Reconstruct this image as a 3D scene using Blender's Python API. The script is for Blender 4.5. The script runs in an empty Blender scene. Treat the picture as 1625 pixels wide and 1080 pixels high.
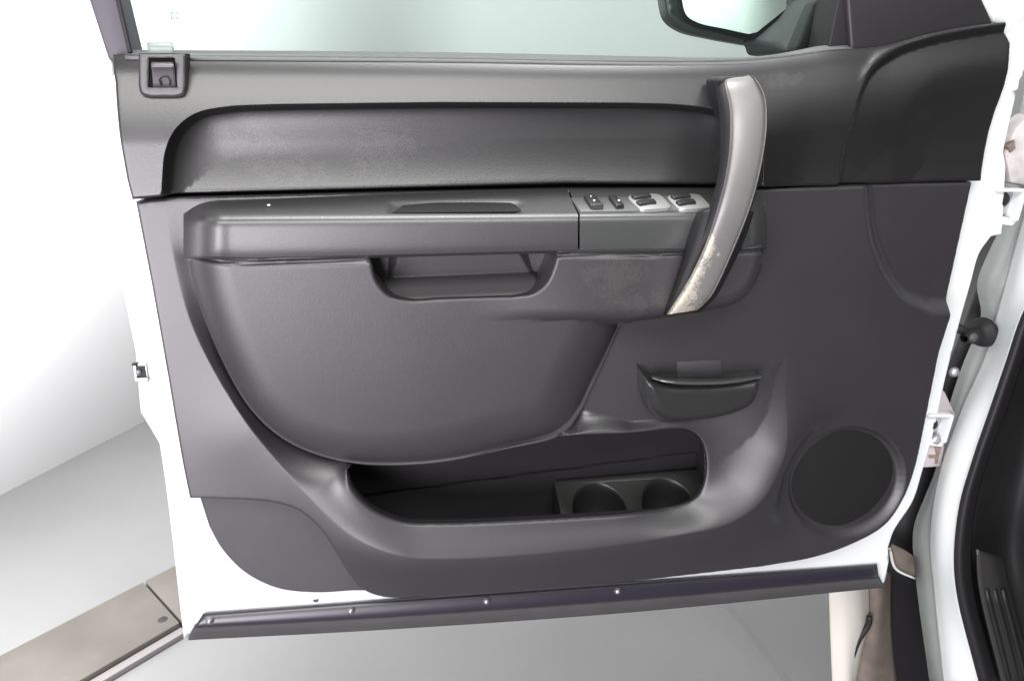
import bpy, math, random
import numpy as np
from mathutils import Vector, Matrix
from mathutils.geometry import delaunay_2d_cdt
random.seed(3)
S = bpy.context.scene
C = S.collection
# ------------------------------------------------------------------ camera
F, PITCH, YAW = 1180.0, math.radians(19.0), math.radians(9.7)
CAM = np.array([0.0, -0.90, 1.28])
cd = bpy.data.cameras.new('camera'); cam = bpy.data.objects.new('camera', cd); C.objects.link(cam)
cam.location = CAM; cam.rotation_euler = (math.pi/2-PITCH, 0, -YAW)
cd.sensor_width = 36; cd.lens = 36*F/1625; cd.clip_start = 0.02; cd.clip_end = 100
S.camera = cam
ROT = np.array(cam.rotation_euler.to_matrix())
# ------------------------------------------------------------------ world and lamps
w = bpy.data.worlds.new('World'); S.world = w; w.use_nodes = True
w.node_tree.nodes['Background'].inputs[0].default_value = (0.93, 0.96, 1.0, 1)
w.node_tree.nodes['Background'].inputs[1].default_value = 0.27
def lamp(name, loc, tgt, sx, sy, power, col=(1,1,1)):
    l = bpy.data.lights.new(name, 'AREA'); l.shape = 'RECTANGLE'; l.size = sx; l.size_y = sy
    l.energy = power; l.color = col
    o = bpy.data.objects.new(name, l); C.objects.link(o); o.location = loc
    o.rotation_euler = (Vector(tgt)-Vector(loc)).to_track_quat('-Z', 'Y').to_euler()
    return o
lamp('studio_softbox_left', (-1.05, -2.0, 0.66), (-0.1, 0, 0.9), 1.7, 1.2, 112, (0.98, 0.94, 1.0))
lamp('studio_softbox_overhead', (-0.2, -1.7, 2.6), (0.0, 0, 1.15), 2.4, 0.8, 90, (1, 0.99, 0.97))
lamp('wall_fill', (-0.2, 0.35, 2.7), (0.7, 4.0, 0.9), 2.0, 1.2, 310, (1, 1, 1))  # added fill without a visible source, brightens the wall behind the door
lamp('low_wall_fill', (-1.0, 0.32, 0.95), (-1.05, 2.4, 0.45), 0.5, 1.1, 98, (1, 1, 1))  # unseen fill added to lift the lower left wall
S.view_settings.view_transform = 'Standard'; S.view_settings.look = 'None'
S.view_settings.exposure = -0.32; S.view_settings.gamma = 1
S.render.engine = 'CYCLES'

# ------------------------------------------------------------------ projection helpers
def ray(u, v):
    return ROT @ np.array([(u-812.5)/F, -(v-540)/F, -1.0])
def P(u, v, h=0.0):                       # point on the door-parallel plane h metres in front of the sheet metal
    d = ray(u, v); t = (-h-CAM[1])/d[1]
    return CAM + d*t
def XZ(pts, h=0.0):
    out = []
    for p in pts:
        q = P(p[0], p[1], p[2] if len(p) > 2 else h); out.append((q[0], q[2]))
    return out
def G(u, v, z=0.0):                       # point on the horizontal plane z
    d = ray(u, v); t = (z-CAM[2])/d[2]
    return CAM + d*t
def spline(pts, closed=False, n=8):
    pts = [np.array(p, float) for p in pts]; N = len(pts); out = []
    rng = N if closed else N-1
    for i in range(rng):
        if closed: a, b, c, d = pts[i-1], pts[i], pts[(i+1) % N], pts[(i+2) % N]
        else:
            b, c = pts[i], pts[i+1]
            a = pts[i-1] if i else 2*b-c
            d = pts[i+2] if i+2 < N else 2*c-b
        # centripetal
        t0 = 0; t1 = t0+max(np.linalg.norm(b-a), 1e-9)**.5; t2 = t1+max(np.linalg.norm(c-b), 1e-9)**.5; t3 = t2+max(np.linalg.norm(d-c), 1e-9)**.5
        for k in range(n):
            t = t1+(t2-t1)*k/n
            A1 = (t1-t)/(t1-t0)*a+(t-t0)/(t1-t0)*b; A2 = (t2-t)/(t2-t1)*b+(t-t1)/(t2-t1)*c; A3 = (t3-t)/(t3-t2)*c+(t-t2)/(t3-t2)*d
            B1 = (t2-t)/(t2-t0)*A1+(t-t0)/(t2-t0)*A2; B2 = (t3-t)/(t3-t1)*A2+(t-t1)/(t3-t1)*A3
            out.append(tuple((t2-t)/(t2-t1)*B1+(t-t1)/(t2-t1)*B2))
    if not closed: out.append(tuple(pts[-1]))
    return out
def mixed(segs, n=8):                     # segs: lists of points; lists with 's' first are splined, others straight
    out = []
    for s in segs:
        if s[0] == 's': out += spline(s[1:], False, n)
        else: out += [tuple(p) for p in s]
    r = []
    for p in out:
        if not r or math.dist(p[:2], r[-1][:2]) > 1e-6: r.append(p)
    if math.dist(r[0][:2], r[-1][:2]) < 1e-6: r.pop()
    return r
def dist_poly(X, Z, poly, closed=True):
    poly = np.array(poly, float)[:, :2]; D = np.full(X.shape, 1e9)
    n = len(poly); m = n if closed else n-1
    for i in range(m):
        a = poly[i]; b = poly[(i+1) % n]; ab = b-a; L = ab@ab
        if L < 1e-14: continue
        t = np.clip(((X-a[0])*ab[0]+(Z-a[1])*ab[1])/L, 0, 1)
        D = np.minimum(D, (X-a[0]-t*ab[0])**2+(Z-a[1]-t*ab[1])**2)
    return np.sqrt(D)
def inside(X, Z, poly):
    poly = np.array(poly, float)[:, :2]; r = np.zeros(X.shape, bool); n = len(poly)
    for i in range(n):
        x1, y1 = poly[i]; x2, y2 = poly[(i+1) % n]
        if y1 == y2: continue
        c = ((y1 > Z) != (y2 > Z)) & (X < (x2-x1)*(Z-y1)/(y2-y1)+x1)
        r ^= c
    return r
def sdist(X, Z, poly):
    d = dist_poly(X, Z, poly); return np.where(inside(X, Z, poly), d, -d)
def sm(t): t = np.clip(t, 0, 1); return t*t*(3-2*t)
def dens(poly, step, closed=True):
    poly = [np.array(p[:2], float) for p in poly]; out = []; n = len(poly)
    for i in range(n if closed else n-1):
        a, b = poly[i], poly[(i+1) % n]; k = max(1, int(math.ceil(np.linalg.norm(b-a)/step)))
        for j in range(k): out.append(a+(b-a)*j/k)
    if not closed: out.append(poly[-1])
    return np.array(out)
def offs(poly, d, step, closed=True):
    p = dens(poly, step, closed); t = np.roll(p, -1, 0)-np.roll(p, 1, 0) if closed else np.gradient(p, axis=0)
    L = np.linalg.norm(t, axis=1, keepdims=True)+1e-9; nrm = np.stack([-t[:, 1], t[:, 0]], 1)/L
    return p+nrm*d
def link(name, verts, faces, mat, parent=None, smooth=True):
    me = bpy.data.meshes.new(name); me.from_pydata([tuple(map(float, v)) for v in verts], [], faces)
    if smooth: me.polygons.foreach_set('use_smooth', [True]*len(me.polygons))
    me.materials.append(mat); me.update()
    o = bpy.data.objects.new(name, me); C.objects.link(o)
    if parent: o.parent = parent; o.matrix_parent_inverse = Matrix.Identity(4); o.location = -Vector(parent_world(parent))
    return o
def parent_world(p):
    v = Vector((0, 0, 0))
    while p: v += p.location; p = p.parent
    return v
def heightfield(name, outline, H, mat, parent, res=0.004, holes=(), curves=(), back=0.0, hole_back=None, er=0.003, offd=(0.001, 0.0022, 0.0038)):
    """clean-edged relief sheet: outline/holes are (x,z) polygons, H(X,Z) the height towards the room; rims turned back to 'back'"""
    loops = [outline]+list(holes)
    V = []; E = []
    for lp in loops:
        p = dens(lp, res*.7); s = len(V); V += [tuple(q) for q in p]; k = len(p)
        E += [(s+i, s+(i+1) % k) for i in range(k)]
    nb = len(V)
    arr = np.array(outline)[:, :2]; x0, z0 = arr.min(0); x1, z1 = arr.max(0)
    gx, gz = np.meshgrid(np.arange(x0, x1, res), np.arange(z0, z1, res*.87)); gx = gx.copy(); gx[1::2] += res/2
    g = np.stack([gx.ravel(), gz.ravel()], 1)
    extra = []
    for lp in loops:
        for d in offd: extra += [offs(lp, d, res*.8), offs(lp, -d, res*.8)]
    cex = []
    for c, cl in curves:
        for d in (0, 0.0012, -0.0012, 0.0028, -0.0028, .005, -.005, .0075, -.0075, .0105, -.0105): cex.append(offs(c, d, res*1.2, cl))
    ex = np.concatenate(extra) if extra else np.zeros((0, 2))
    def ok(q, m):
        r = inside(q[:, 0], q[:, 1], outline)
        d = dist_poly(q[:, 0], q[:, 1], outline)
        for h in holes:
            r &= ~inside(q[:, 0], q[:, 1], h); d = np.minimum(d, dist_poly(q[:, 0], q[:, 1], h))
        return q[r & (d > m)]
    g = ok(g, max(offd)*1.3 if offd else res*.4)
    for c, cl in curves: g = g[dist_poly(g[:, 0], g[:, 1], c, cl) > .0125]
    ex = ok(ex, min(offd)*.8 if offd else res*.4)
    if cex: ex = np.concatenate([ex, ok(np.concatenate(cex), (max(offd) if offd else 0)+res*.35)])
    pts = V+[tuple(q) for q in g]+[tuple(q) for q in ex]
    r = delaunay_2d_cdt([Vector(p) for p in pts], E, [], 0, 1e-6)
    v = np.array([tuple(p) for p in r[0]]); f = np.array(r[2])
    cen = v[f].mean(1); keep = inside(cen[:, 0], cen[:, 1], outline)
    for h in holes: keep &= ~inside(cen[:, 0], cen[:, 1], h)
    f = f[keep]
    X, Z = v[:, 0], v[:, 1]
    def HF(X, Z):
        h = H(X, Z)+0*X
        if er > 0:
            d = sdist(X, Z, outline)
            for hl in holes: d = np.minimum(d, -sdist(X, Z, hl))
            t = np.clip(d/er, 0, 1); h = h-er*(1-np.sqrt(np.clip(1-(1-t)**2, 0, 1)))
        return h
    h = HF(X, Z); e_ = .0008
    gx_ = (HF(X+e_, Z)-HF(X-e_, Z))/(2*e_); gz_ = (HF(X, Z+e_)-HF(X, Z-e_))/(2*e_)
    nv = np.stack([-gx_, -np.ones_like(gx_), -gz_], 1); nv /= np.linalg.norm(nv, axis=1, keepdims=True)
    a, b, c = v[f[:, 0]], v[f[:, 1]], v[f[:, 2]]
    cr = (b[:, 0]-a[:, 0])*(c[:, 1]-a[:, 1])-(b[:, 1]-a[:, 1])*(c[:, 0]-a[:, 0])
    f[cr < 0] = f[cr < 0][:, ::-1]        # ccw in x,z seen from -y  -> normal to -y
    verts = [(v[i, 0], -h[i], v[i, 1]) for i in range(len(v))]; faces = [tuple(map(int, q)) for q in f]
    cnt = {}
    for q in faces:
        for i in range(3):
            e = (q[i], q[(i+1) % 3]); cnt[e] = 1
    bd = [e for e in cnt if (e[1], e[0]) not in cnt]
    hb = back if hole_back is None else hole_back
    m = {}
    out = np.array(outline)[:, :2]
    bi = sorted({i for e in bd for i in e}); bx = v[bi]
    dO = dist_poly(bx[:, 0], bx[:, 1], outline)
    for i, d in zip(bi, dO):
        bk = back if d < 1e-5 else hb
        m[i] = (len(verts), len(verts)+1)
        verts.append(verts[i]); verts.append((v[i, 0], -(bk if bk is not None else h[i]), v[i, 1]))
    for e in bd:
        faces.append((m[e[1]][0], m[e[0]][0], m[e[0]][1], m[e[1]][1]))
    o = link(name, verts, faces, mat, parent)
    nn = np.zeros((len(verts), 3)); nn[:len(nv)] = nv
    o.data.normals_split_custom_set_from_vertices([tuple(q) for q in nn])
    return o
def loft(name, rows, mat, parent=None, n=60, sub=6, thick=0, disp=None, sp=True, close=False, world=False):
    R = []
    for r in rows:
        r = [np.array(p, float) for p in (spline(r, False, 8) if len(r) > 2 else r)]
        L = np.concatenate([[0], np.cumsum([np.linalg.norm(r[i+1][:2]-r[i][:2]) if not world else np.linalg.norm(r[i+1]-r[i]) for i in range(len(r)-1)])]); L /= L[-1]
        A = np.array(r); T = np.linspace(0, 1, n)
        R.append(np.stack([np.interp(T, L, A[:, k]) for k in range(3)], 1))
    cols = []
    for j in range(n):
        pts = [R[i][j] for i in range(len(R))]
        cols.append(spline(pts, close, sub) if (sp and len(pts) > 2) else (pts+[pts[0]] if close else pts))
    A = np.array(cols); m = A.shape[1]
    verts = []
    for j in range(n):
        for i in range(m):
            u, v, h = A[j, i]; q = np.array((u, v, h)) if world else P(u, v, h)
            if disp: q = disp(u, v, q)
            verts.append(q)
    faces = []
    for j in range(n-1):
        for i in range(m-1 if not close else m):
            i2 = (i+1) % m
            faces.append((j*m+i, j*m+i2, (j+1)*m+i2, (j+1)*m+i))
    o = link(name, verts, faces, mat, parent)
    if thick:
        s = o.modifiers.new('s', 'SOLIDIFY'); s.thickness = thick; s.offset = -1
    return o
def prism(name, pts, mat, parent=None, back=0.0, bev=0.001, raw=False):
    """pts (u,v,h) front outline; extruded to h=back (door-parallel)"""
    w_ = pts if raw else [P(*p) for p in pts]; n = len(w_)
    b = [np.array((q[0], -back, q[2])) for q in w_]
    A = sum(w_[i][0]*w_[(i+1) % n][2]-w_[(i+1) % n][0]*w_[i][2] for i in range(n))
    if A < 0: w_ = w_[::-1]; b = b[::-1]
    faces = [tuple(range(n)), tuple(range(2*n-1, n-1, -1))]+[((i+1) % n, i, n+i, n+(i+1) % n) for i in range(n)]
    o = link(name, list(w_)+b, faces, mat, parent, smooth=bev > 0)
    if bev:
        m = o.modifiers.new('b', 'BEVEL'); m.width = bev; m.segments = 3; m.limit_method = 'ANGLE'; m.angle_limit = .6
    return o
def extr(name, pts, vec, mat, parent=None, bev=0.001):
    """world-space polygon extruded along vec"""
    n = len(pts); a = [np.array(p, float) for p in pts]; b = [p+np.array(vec) for p in a]
    o = link(name, a+b, [tuple(range(n)), tuple(range(2*n-1, n-1, -1))]+[((i+1) % n, i, n+i, n+(i+1) % n) for i in range(n)], mat, parent, smooth=bev > 0)
    import bmesh
    bm = bmesh.new(); bm.from_mesh(o.data); bmesh.ops.recalc_face_normals(bm, faces=bm.faces); bm.to_mesh(o.data); bm.free()
    if bev:
        m = o.modifiers.new('b', 'BEVEL'); m.width = bev; m.segments = 3; m.limit_method = 'ANGLE'; m.angle_limit = .6
    return o
def lathe(name, prof, origin, axis, mat, parent=None, n=32):
    """prof: (r, t) pairs, t along axis"""
    ax = Vector(axis).normalized(); a = ax.orthogonal().normalized(); b = ax.cross(a); V = []; Fc = []
    for r, t in prof:
        for k in range(n):
            th = 2*math.pi*k/n; V.append(Vector(origin)+ax*t+(a*math.cos(th)+b*math.sin(th))*r)
    for i in range(len(prof)-1):
        for k in range(n): Fc.append((i*n+k, i*n+(k+1) % n, (i+1)*n+(k+1) % n, (i+1)*n+k))
    return link(name, V, Fc, mat, parent)
def tube(name, pts, r, mat, parent=None, n=14):
    pts = [Vector(p) for p in spline(pts, False, 6)]; V = []; Fc = []
    for i, p in enumerate(pts):
        t = (pts[min(i+1, len(pts)-1)]-pts[max(i-1, 0)]).normalized(); a = t.cross(Vector((0, 0.3, 1))).normalized(); b = t.cross(a)
        for k in range(n): th = 2*math.pi*k/n; V.append(p+(a*math.cos(th)+b*math.sin(th))*r)
    for i in range(len(pts)-1):
        for k in range(n): Fc.append((i*n+k, i*n+(k+1) % n, (i+1)*n+(k+1) % n, (i+1)*n+k))
    Fc += [tuple(range(n)), tuple(range((len(pts)-1)*n, len(pts)*n))]
    return link(name, V, Fc, mat, parent)
def empty(name, loc, label=None, cat=None, parent=None):
    o = bpy.data.objects.new(name, None); C.objects.link(o); o.empty_display_size = .05
    o.location = Vector(loc)-(parent_world(parent) if parent else Vector((0, 0, 0)))
    if parent: o.parent = parent
    if label: o['label'] = label
    if cat: o['category'] = cat
    return o

# ------------------------------------------------------------------ materials
def mat(name, col, rough=.5, spec=.5, metal=0, var=0.0, vscale=14, bump=0.0, bscale=700, rvar=0.0):
    m = bpy.data.materials.new(name); m.use_nodes = True; nt = m.node_tree; b = nt.nodes['Principled BSDF']
    b.inputs['Base Color'].default_value = (*col, 1); b.inputs['Roughness'].default_value = rough
    b.inputs['Specular IOR Level'].default_value = spec; b.inputs['Metallic'].default_value = metal
    tc = nt.nodes.new('ShaderNodeTexCoord')
    if var or rvar:
        n = nt.nodes.new('ShaderNodeTexNoise'); n.inputs['Scale'].default_value = vscale; n.inputs['Detail'].default_value = 6
        nt.links.new(tc.outputs['Object'], n.inputs['Vector'])
        if var:
            r = nt.nodes.new('ShaderNodeMapRange'); r.inputs[1].default_value = .3; r.inputs[2].default_value = .7; r.inputs[3].default_value = 1-var; r.inputs[4].default_value = 1+var
            nt.links.new(n.outputs['Fac'], r.inputs[0])
            mx = nt.nodes.new('ShaderNodeVectorMath'); mx.operation = 'SCALE'; mx.inputs[0].default_value = col
            nt.links.new(r.outputs[0], mx.inputs['Scale']); nt.links.new(mx.outputs[0], b.inputs['Base Color'])
        if rvar:
            r2 = nt.nodes.new('ShaderNodeMapRange'); r2.inputs[1].default_value = .3; r2.inputs[2].default_value = .7; r2.inputs[3].default_value = rough-rvar; r2.inputs[4].default_value = rough+rvar
            nt.links.new(n.outputs['Fac'], r2.inputs[0]); nt.links.new(r2.outputs[0], b.inputs['Roughness'])
    if bump:
        n2 = nt.nodes.new('ShaderNodeTexNoise'); n2.inputs['Scale'].default_value = bscale; n2.inputs['Detail'].default_value = 3
        bp = nt.nodes.new('ShaderNodeBump'); bp.inputs['Strength'].default_value = bump; bp.inputs['Distance'].default_value = .0006
        nt.links.new(tc.outputs['Object'], n2.inputs['Vector']); nt.links.new(n2.outputs['Fac'], bp.inputs['Height']); nt.links.new(bp.outputs[0], b.inputs['Normal'])
    return m
def scuff(m, spots, col, amount=.8, scale=160, thr=.55, rough=None):
    """wear or painted sheen patches: spots = (x,z,rx,rz) ellipses in world metres, broken up by noise"""
    nt = m.node_tree; b = nt.nodes['Principled BSDF']; L = nt.links
    geo = nt.nodes.new('ShaderNodeNewGeometry'); sep = nt.nodes.new('ShaderNodeSeparateXYZ'); L.new(geo.outputs['Position'], sep.inputs[0])
    def M(op, a, c=None, d=None):
        n = nt.nodes.new('ShaderNodeMath'); n.operation = op
        for i, s in enumerate((a, c, d)):
            if s is None: continue
            if hasattr(s, 'links'): L.new(s, n.inputs[i])
            else: n.inputs[i].default_value = s
        return n.outputs[0]
    tot = None
    for x, z, rx, rz in spots:
        dx = M('POWER', M('MULTIPLY', M('SUBTRACT', sep.outputs[0], x), 1/rx), 2); dz = M('POWER', M('MULTIPLY', M('SUBTRACT', sep.outputs[2], z), 1/rz), 2)
        g = M('POWER', 2.718, M('MULTIPLY', M('ADD', dx, dz), -1.0))
        tot = g if tot is None else M('MAXIMUM', tot, g)
    nz = nt.nodes.new('ShaderNodeTexNoise'); nz.inputs['Scale'].default_value = scale; nz.inputs['Detail'].default_value = 8; nz.inputs['Roughness'].default_value = .7
    L.new(geo.outputs['Position'], nz.inputs['Vector'])
    nl = nt.nodes.new('ShaderNodeTexNoise'); nl.inputs['Scale'].default_value = scale*.16; nl.inputs['Detail'].default_value = 4; L.new(geo.outputs['Position'], nl.inputs['Vector'])
    s = M('MULTIPLY', M('MULTIPLY', tot, M('MULTIPLY', M('POWER', nz.outputs['Fac'], 3.0), 4.2)), M('MULTIPLY', M('POWER', nl.outputs['Fac'], 1.6), 2.9))
    r = nt.nodes.new('ShaderNodeMapRange'); r.inputs[1].default_value = thr*.62; r.inputs[2].default_value = thr*.62+.16; r.inputs[4].default_value = amount
    L.new(s, r.inputs[0])
    mx = nt.nodes.new('ShaderNodeMix'); mx.data_type = 'RGBA'; L.new(r.outputs[0], mx.inputs['Factor'])
    src = b.inputs['Base Color']
    if src.links: L.new(src.links[0].from_socket, mx.inputs['A'])
    else: mx.inputs['A'].default_value = src.default_value
    mx.inputs['B'].default_value = (*col, 1); L.new(mx.outputs['Result'], src)
    return m
def pos(u, v, h): q = P(u, v, h); return (q[0], q[2])
TRIM = (.018, .0166, .0186)
m_low = mat('charcoal_plastic_lower', TRIM, .46, 1.0, var=.10, vscale=9, bump=.22, bscale=520)
m_low2 = mat('charcoal_plastic_corner', (.038, .036, .040), .55, .6, var=.08, bump=.22, bscale=520)
m_up = mat('charcoal_plastic_upper', (.0065, .0062, .0065), .42, 1.0, var=.08, vscale=7, bump=.2, bscale=520)
sp1 = pos(405, 232, .02); sp2 = pos(450, 270, .03); sp3 = pos(1245, 128, .04); sheen_spot = pos(600, 235, .02)  # last spot paints the lavender sheen in the middle of the recess
scuff(m_up, [(*sp1, .05, .034), (*sp2, .05, .02), (*sp3, .03, .012), (*sheen_spot, .05, .03)], (.055, .050, .055), .35, 420, .44)
m_ins = mat('charcoal_plastic_insert', (.021, .0195, .0217), .47, 1.0, var=.12, vscale=11, bump=.24, bscale=520)
a1 = pos(1020, 480, .09); a2 = pos(970, 440, .09)
scuff(m_ins, [(*a1, .06, .022), (*a2, .045, .03)], (.050, .048, .043), .40, 380, .44)
m_arm = mat('grey_soft_armrest', (.028, .0272, .028), .42, 1.0, var=.09, vscale=12, bump=.2, bscale=520)
m_armd = mat('dark_armrest_pad', (.016, .016, .016), .7, .2, var=.1, bump=.5, bscale=300)
m_sw = mat('switch_plate_plastic', (.05, .052, .051), .34, .7, var=.05)
m_blk = mat('black_plastic', (.010, .010, .011), .58, .35)
m_blk2 = mat('black_satin_plastic', (.022, .022, .022), .3, .6)
m_deep = mat('dark_pocket_plastic', (.014, .013, .014), .55, .4, var=.1)
m_back = mat('black_gap_shade', (.006, .006, .006), .9, .1)
m_white = mat('white_car_paint', (.67, .695, .685), .24, .5)
m_silver = mat('silver_painted_plastic', (.20, .197, .192), .46, .5, metal=.35, var=.03, vscale=60)
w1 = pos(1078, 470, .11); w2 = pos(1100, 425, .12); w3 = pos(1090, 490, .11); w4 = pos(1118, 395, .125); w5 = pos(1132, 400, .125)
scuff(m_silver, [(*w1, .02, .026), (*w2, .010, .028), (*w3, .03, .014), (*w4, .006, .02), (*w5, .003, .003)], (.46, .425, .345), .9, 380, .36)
m_bright = mat('bright_silver_trim', (.30, .30, .295), .35, .6, metal=.4)
m_purple = mat('violet_black_vinyl', (.013, .011, .021), .38, .9, var=.1)
m_lip = mat('grey_rubber_lip', (.06, .058, .06), .5, .4, var=.1)
m_screw = mat('screw_metal', (.35, .33, .38), .3, .6, metal=.8)
m_rub = mat('black_rubber', (.012, .011, .012), .6, .4)
m_grille = mat('speaker_cloth', (.010, .010, .010), .75, .2, bump=.8, bscale=1200)
m_jamb = mat('shaded_white_jamb', (.22, .235, .225), .45, .4, var=.06)  # white pillar's shaded side, with the shade put into this grey
m_metal = mat('hinge_metal', (.42, .42, .44), .35, .6, metal=.6, var=.12, vscale=60)
m_rust = mat('rusty_bolt', (.22, .165, .14), .7, .3, var=.35, vscale=120)
m_int = mat('dark_cabin_vinyl', (.014, .014, .0145), .5, .4, var=.15)
m_cream = mat('cream_fender_paint', (.52, .505, .45), .3, .5)
m_brown = mat('dusty_brown_liner', (.15, .125, .105), .6, .3, var=.2, vscale=30)
m_floor = mat('grey_studio_floor', (.112, .1125, .112), .45, .4, var=.09, vscale=1.6, bump=.3, bscale=60, rvar=.06)
m_wall = mat('white_studio_wall', (.76, .76, .765), .8, .2)
m_plate = mat('beige_steel_plate', (.066, .060, .054), .55, .3, var=.14, vscale=8)
m_print = mat('grey_etched_print', (.05, .07, .06), .6, .2)
def glassmat(name, tint, refl=.08):
    m = bpy.data.materials.new(name); m.use_nodes = True; nt = m.node_tree; nt.nodes.clear()
    o = nt.nodes.new('ShaderNodeOutputMaterial'); t = nt.nodes.new('ShaderNodeBsdfTransparent'); g = nt.nodes.new('ShaderNodeBsdfGlossy'); mx = nt.nodes.new('ShaderNodeMixShader'); f = nt.nodes.new('ShaderNodeFresnel')
    t.inputs[0].default_value = (*tint, 1); g.inputs['Roughness'].default_value = .01; f.inputs[0].default_value = 1.5
    nt.links.new(f.outputs[0], mx.inputs[0]); nt.links.new(t.outputs[0], mx.inputs[1]); nt.links.new(g.outputs[0], mx.inputs[2]); nt.links.new(mx.outputs[0], o.inputs[0])
    return m
m_glass = glassmat('green_tinted_glass', (.85, .915, .89))
m_mirror = mat('mirror_glass', (.97, .97, .95), .34, .5, metal=1)

# ------------------------------------------------------------------ the setting
def struct(o): o['kind'] = 'structure'; return o
A = G(0, 770); B = G(220, 660); dirw = (B-A); dirw[2] = 0; dirw /= np.linalg.norm(dirw)
W0 = A-dirw*3.0; W1 = A+dirw*3.9
W2 = W1+np.array([5.0, 0.4, 0])
fl = struct(link('floor', [(-8, -8, 0), (10, -8, 0), (10, 9, 0), (-8, 9, 0)], [(0, 1, 2, 3)], m_floor, None, False))
fl['label'] = 'smooth light grey studio floor under the open truck door'
def wallobj(name, a, b, label):
    n = np.array([-(b-a)[1], (b-a)[0], 0]); n /= np.linalg.norm(n)
    o = extr(name, [a, b, b+np.array([0, 0, 4.2]), a+np.array([0, 0, 4.2])], n*.12, m_wall, None, 0); o['label'] = label
    return o
wp = spline([W0, A, B, A+dirw*1.8, A+dirw*3.2, (0.75, 4.75, 0), (1.9, 5.15, 0), (4.0, 5.2, 0), (7, 5.2, 0)], False, 10)
o1 = link('wall', [np.array(p)+np.array([0, 0, z]) for z in (0, 4.4) for p in wp], [(i, i+1, len(wp)+i+1, len(wp)+i) for i in range(len(wp)-1)], m_wall)
md = o1.modifiers.new('s', 'SOLIDIFY'); md.thickness = .12; md.offset = 0
o1['label'] = 'white studio wall curving behind the open truck door'; o1['category'] = 'wall'; o1['kind'] = 'structure'
# floor groove right of centre (thin recessed strip shown as its own dark inlay)
g1, g2 = G(1150, 958), G(1250, 1085); gd = (g2-g1)/np.linalg.norm(g2-g1); gn = np.array([-gd[1], gd[0], 0])
q = [g1-gd*.6-gn*.002, g2+gd*.5-gn*.002, g2+gd*.5+gn*.002, g1-gd*.6+gn*.002]
j = struct(extr('floor_joint', [p+np.array([0, 0, .001]) for p in q], (0, 0, .003), mat('pale_joint_filler', (.11, .11, .11), .6), None, 0)); j['label'] = 'thin straight joint running across the grey floor'

pl = empty('floor_plate', G(120, 1030), 'beige flat steel strip with a bolt hole lying on the floor at lower left', 'floor plate')
zt = .028
e1, e2 = G(0, 1037, zt), G(280, 893, zt); f1, f2 = G(165, 1080, zt), G(290, 1008, zt)
ed = (e2-e1)/np.linalg.norm(e2-e1)
s1, s2 = G(228, 922, zt), G(286, 986, zt)
def lerp(a, b, t): return a+(b-a)*t
def onl(a, b, far): d = (b-a)/np.linalg.norm(b-a); return b+d*far
# main strip: four corners (far edge e, near edge f), cut at the seam s
en = np.array([-ed[1], ed[0], 0]); wd = abs((f1-e1)@en)
sg = 1 if (f1-e1)@en > 0 else -1
k0 = e1-ed*1.5; k1 = s1-ed*.002
bb = s2-ed*.002
strip = [k0, k1, bb, k0+en*sg*wd]
strip[2] = k1+(s2-s1); 
strip[3] = strip[2]-ed*((strip[2]-k0)@ed)
extr('plate_strip', [p*1 for p in strip], (0, 0, -.024), m_plate, pl, .002)
c1 = s1+ed*.004; c2 = c1+(s2-s1)
extr('plate_end', [c1, c1+ed*.6, c2+ed*.6, c2], (0, 0, -.024), m_plate, pl, .002)
hc = G(258, 982, zt+.0006)
lathe('bolt_hole', [(.0, .0006), (.0095, .0006), (.0115, .0)], hc, (0, 0, 1), m_rub, pl, 24)
dk = [strip[3]+en*sg*.004, strip[2]+en*sg*.004, strip[2]+en*sg*.028, strip[3]+en*sg*.028]
extr('plate_gap_strip', [p-np.array([0, 0, .012]) for p in dk], (0, 0, -.014), mat('plate_gap_grey', (.12, .11, .11), .6), pl, .001)  # strip added to stand for the dark gap along the plate edge

# ================================================================== TRUCK DOOR
body = empty('truck', (1.05, 0.02, .0), 'white truck with its door wide open, charcoal plastic trim and silver pull handle showing', 'truck')
door = empty('truck_door', (0.45, 0, .52), parent=body)
door['label'] = 'open white truck door with charcoal plastic inner trim'

# --- key outlines (photo coordinates, own height each)
O_px = mixed([['s', (550, 738, .044), (562, 775, .052), (592, 808, .056), (640, 828, .056), (700, 831, .056), (860, 824, .055), (1000, 812, .050), (1068, 803, .044), (1105, 785, .040), (1119, 745, .040), (1112, 700, .040), (1092, 682, .040), (1055, 676, .038)], [(905, 680, .036), (700, 705, .036)]])
O = XZ(O_px, .035)
I_px = mixed([['s', (297, 412), (312, 470), (345, 558), (395, 648), (455, 702), (540, 734), (620, 741), (720, 733), (820, 708), (880, 690), (905, 672)],
              ['s', (925, 640), (950, 585), (968, 545), (982, 514)],
              ['s', (1030, 508), (1100, 497), (1155, 485), (1185, 463), (1203, 430), (1212, 396)], [(1100, 400), (880, 403), (600, 411), (400, 415)]], 6)
I_ = XZ(I_px, .045)
R_ = XZ(mixed([['s', (262, 300), (272, 390), (299, 500), (342, 590), (405, 682), (492, 778), (560, 832), (640, 858), (720, 862), (900, 850), (1060, 828), (1140, 810), (1190, 775), (1222, 715), (1240, 640), (1250, 560)],
               ['s', (1222, 585), (1190, 630), (1135, 656), (1060, 664)], [(1000, 668), (900, 640), (900, 300)]]), .04)
RB = XZ(spline([(420, 690), (500, 780), (560, 835), (640, 858), (720, 862), (1060, 828), (1180, 785), (1225, 715)]), .05)
K_ = XZ(mixed([[(1660, 255), (1366, 255)], ['s', (1366, 300), (1372, 370), (1392, 430), (1425, 478), (1470, 500)], [(1560, 502), (1660, 502)]]), .035)
spc = np.array(XZ([(1341, 768)], .04)[0])
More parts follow.
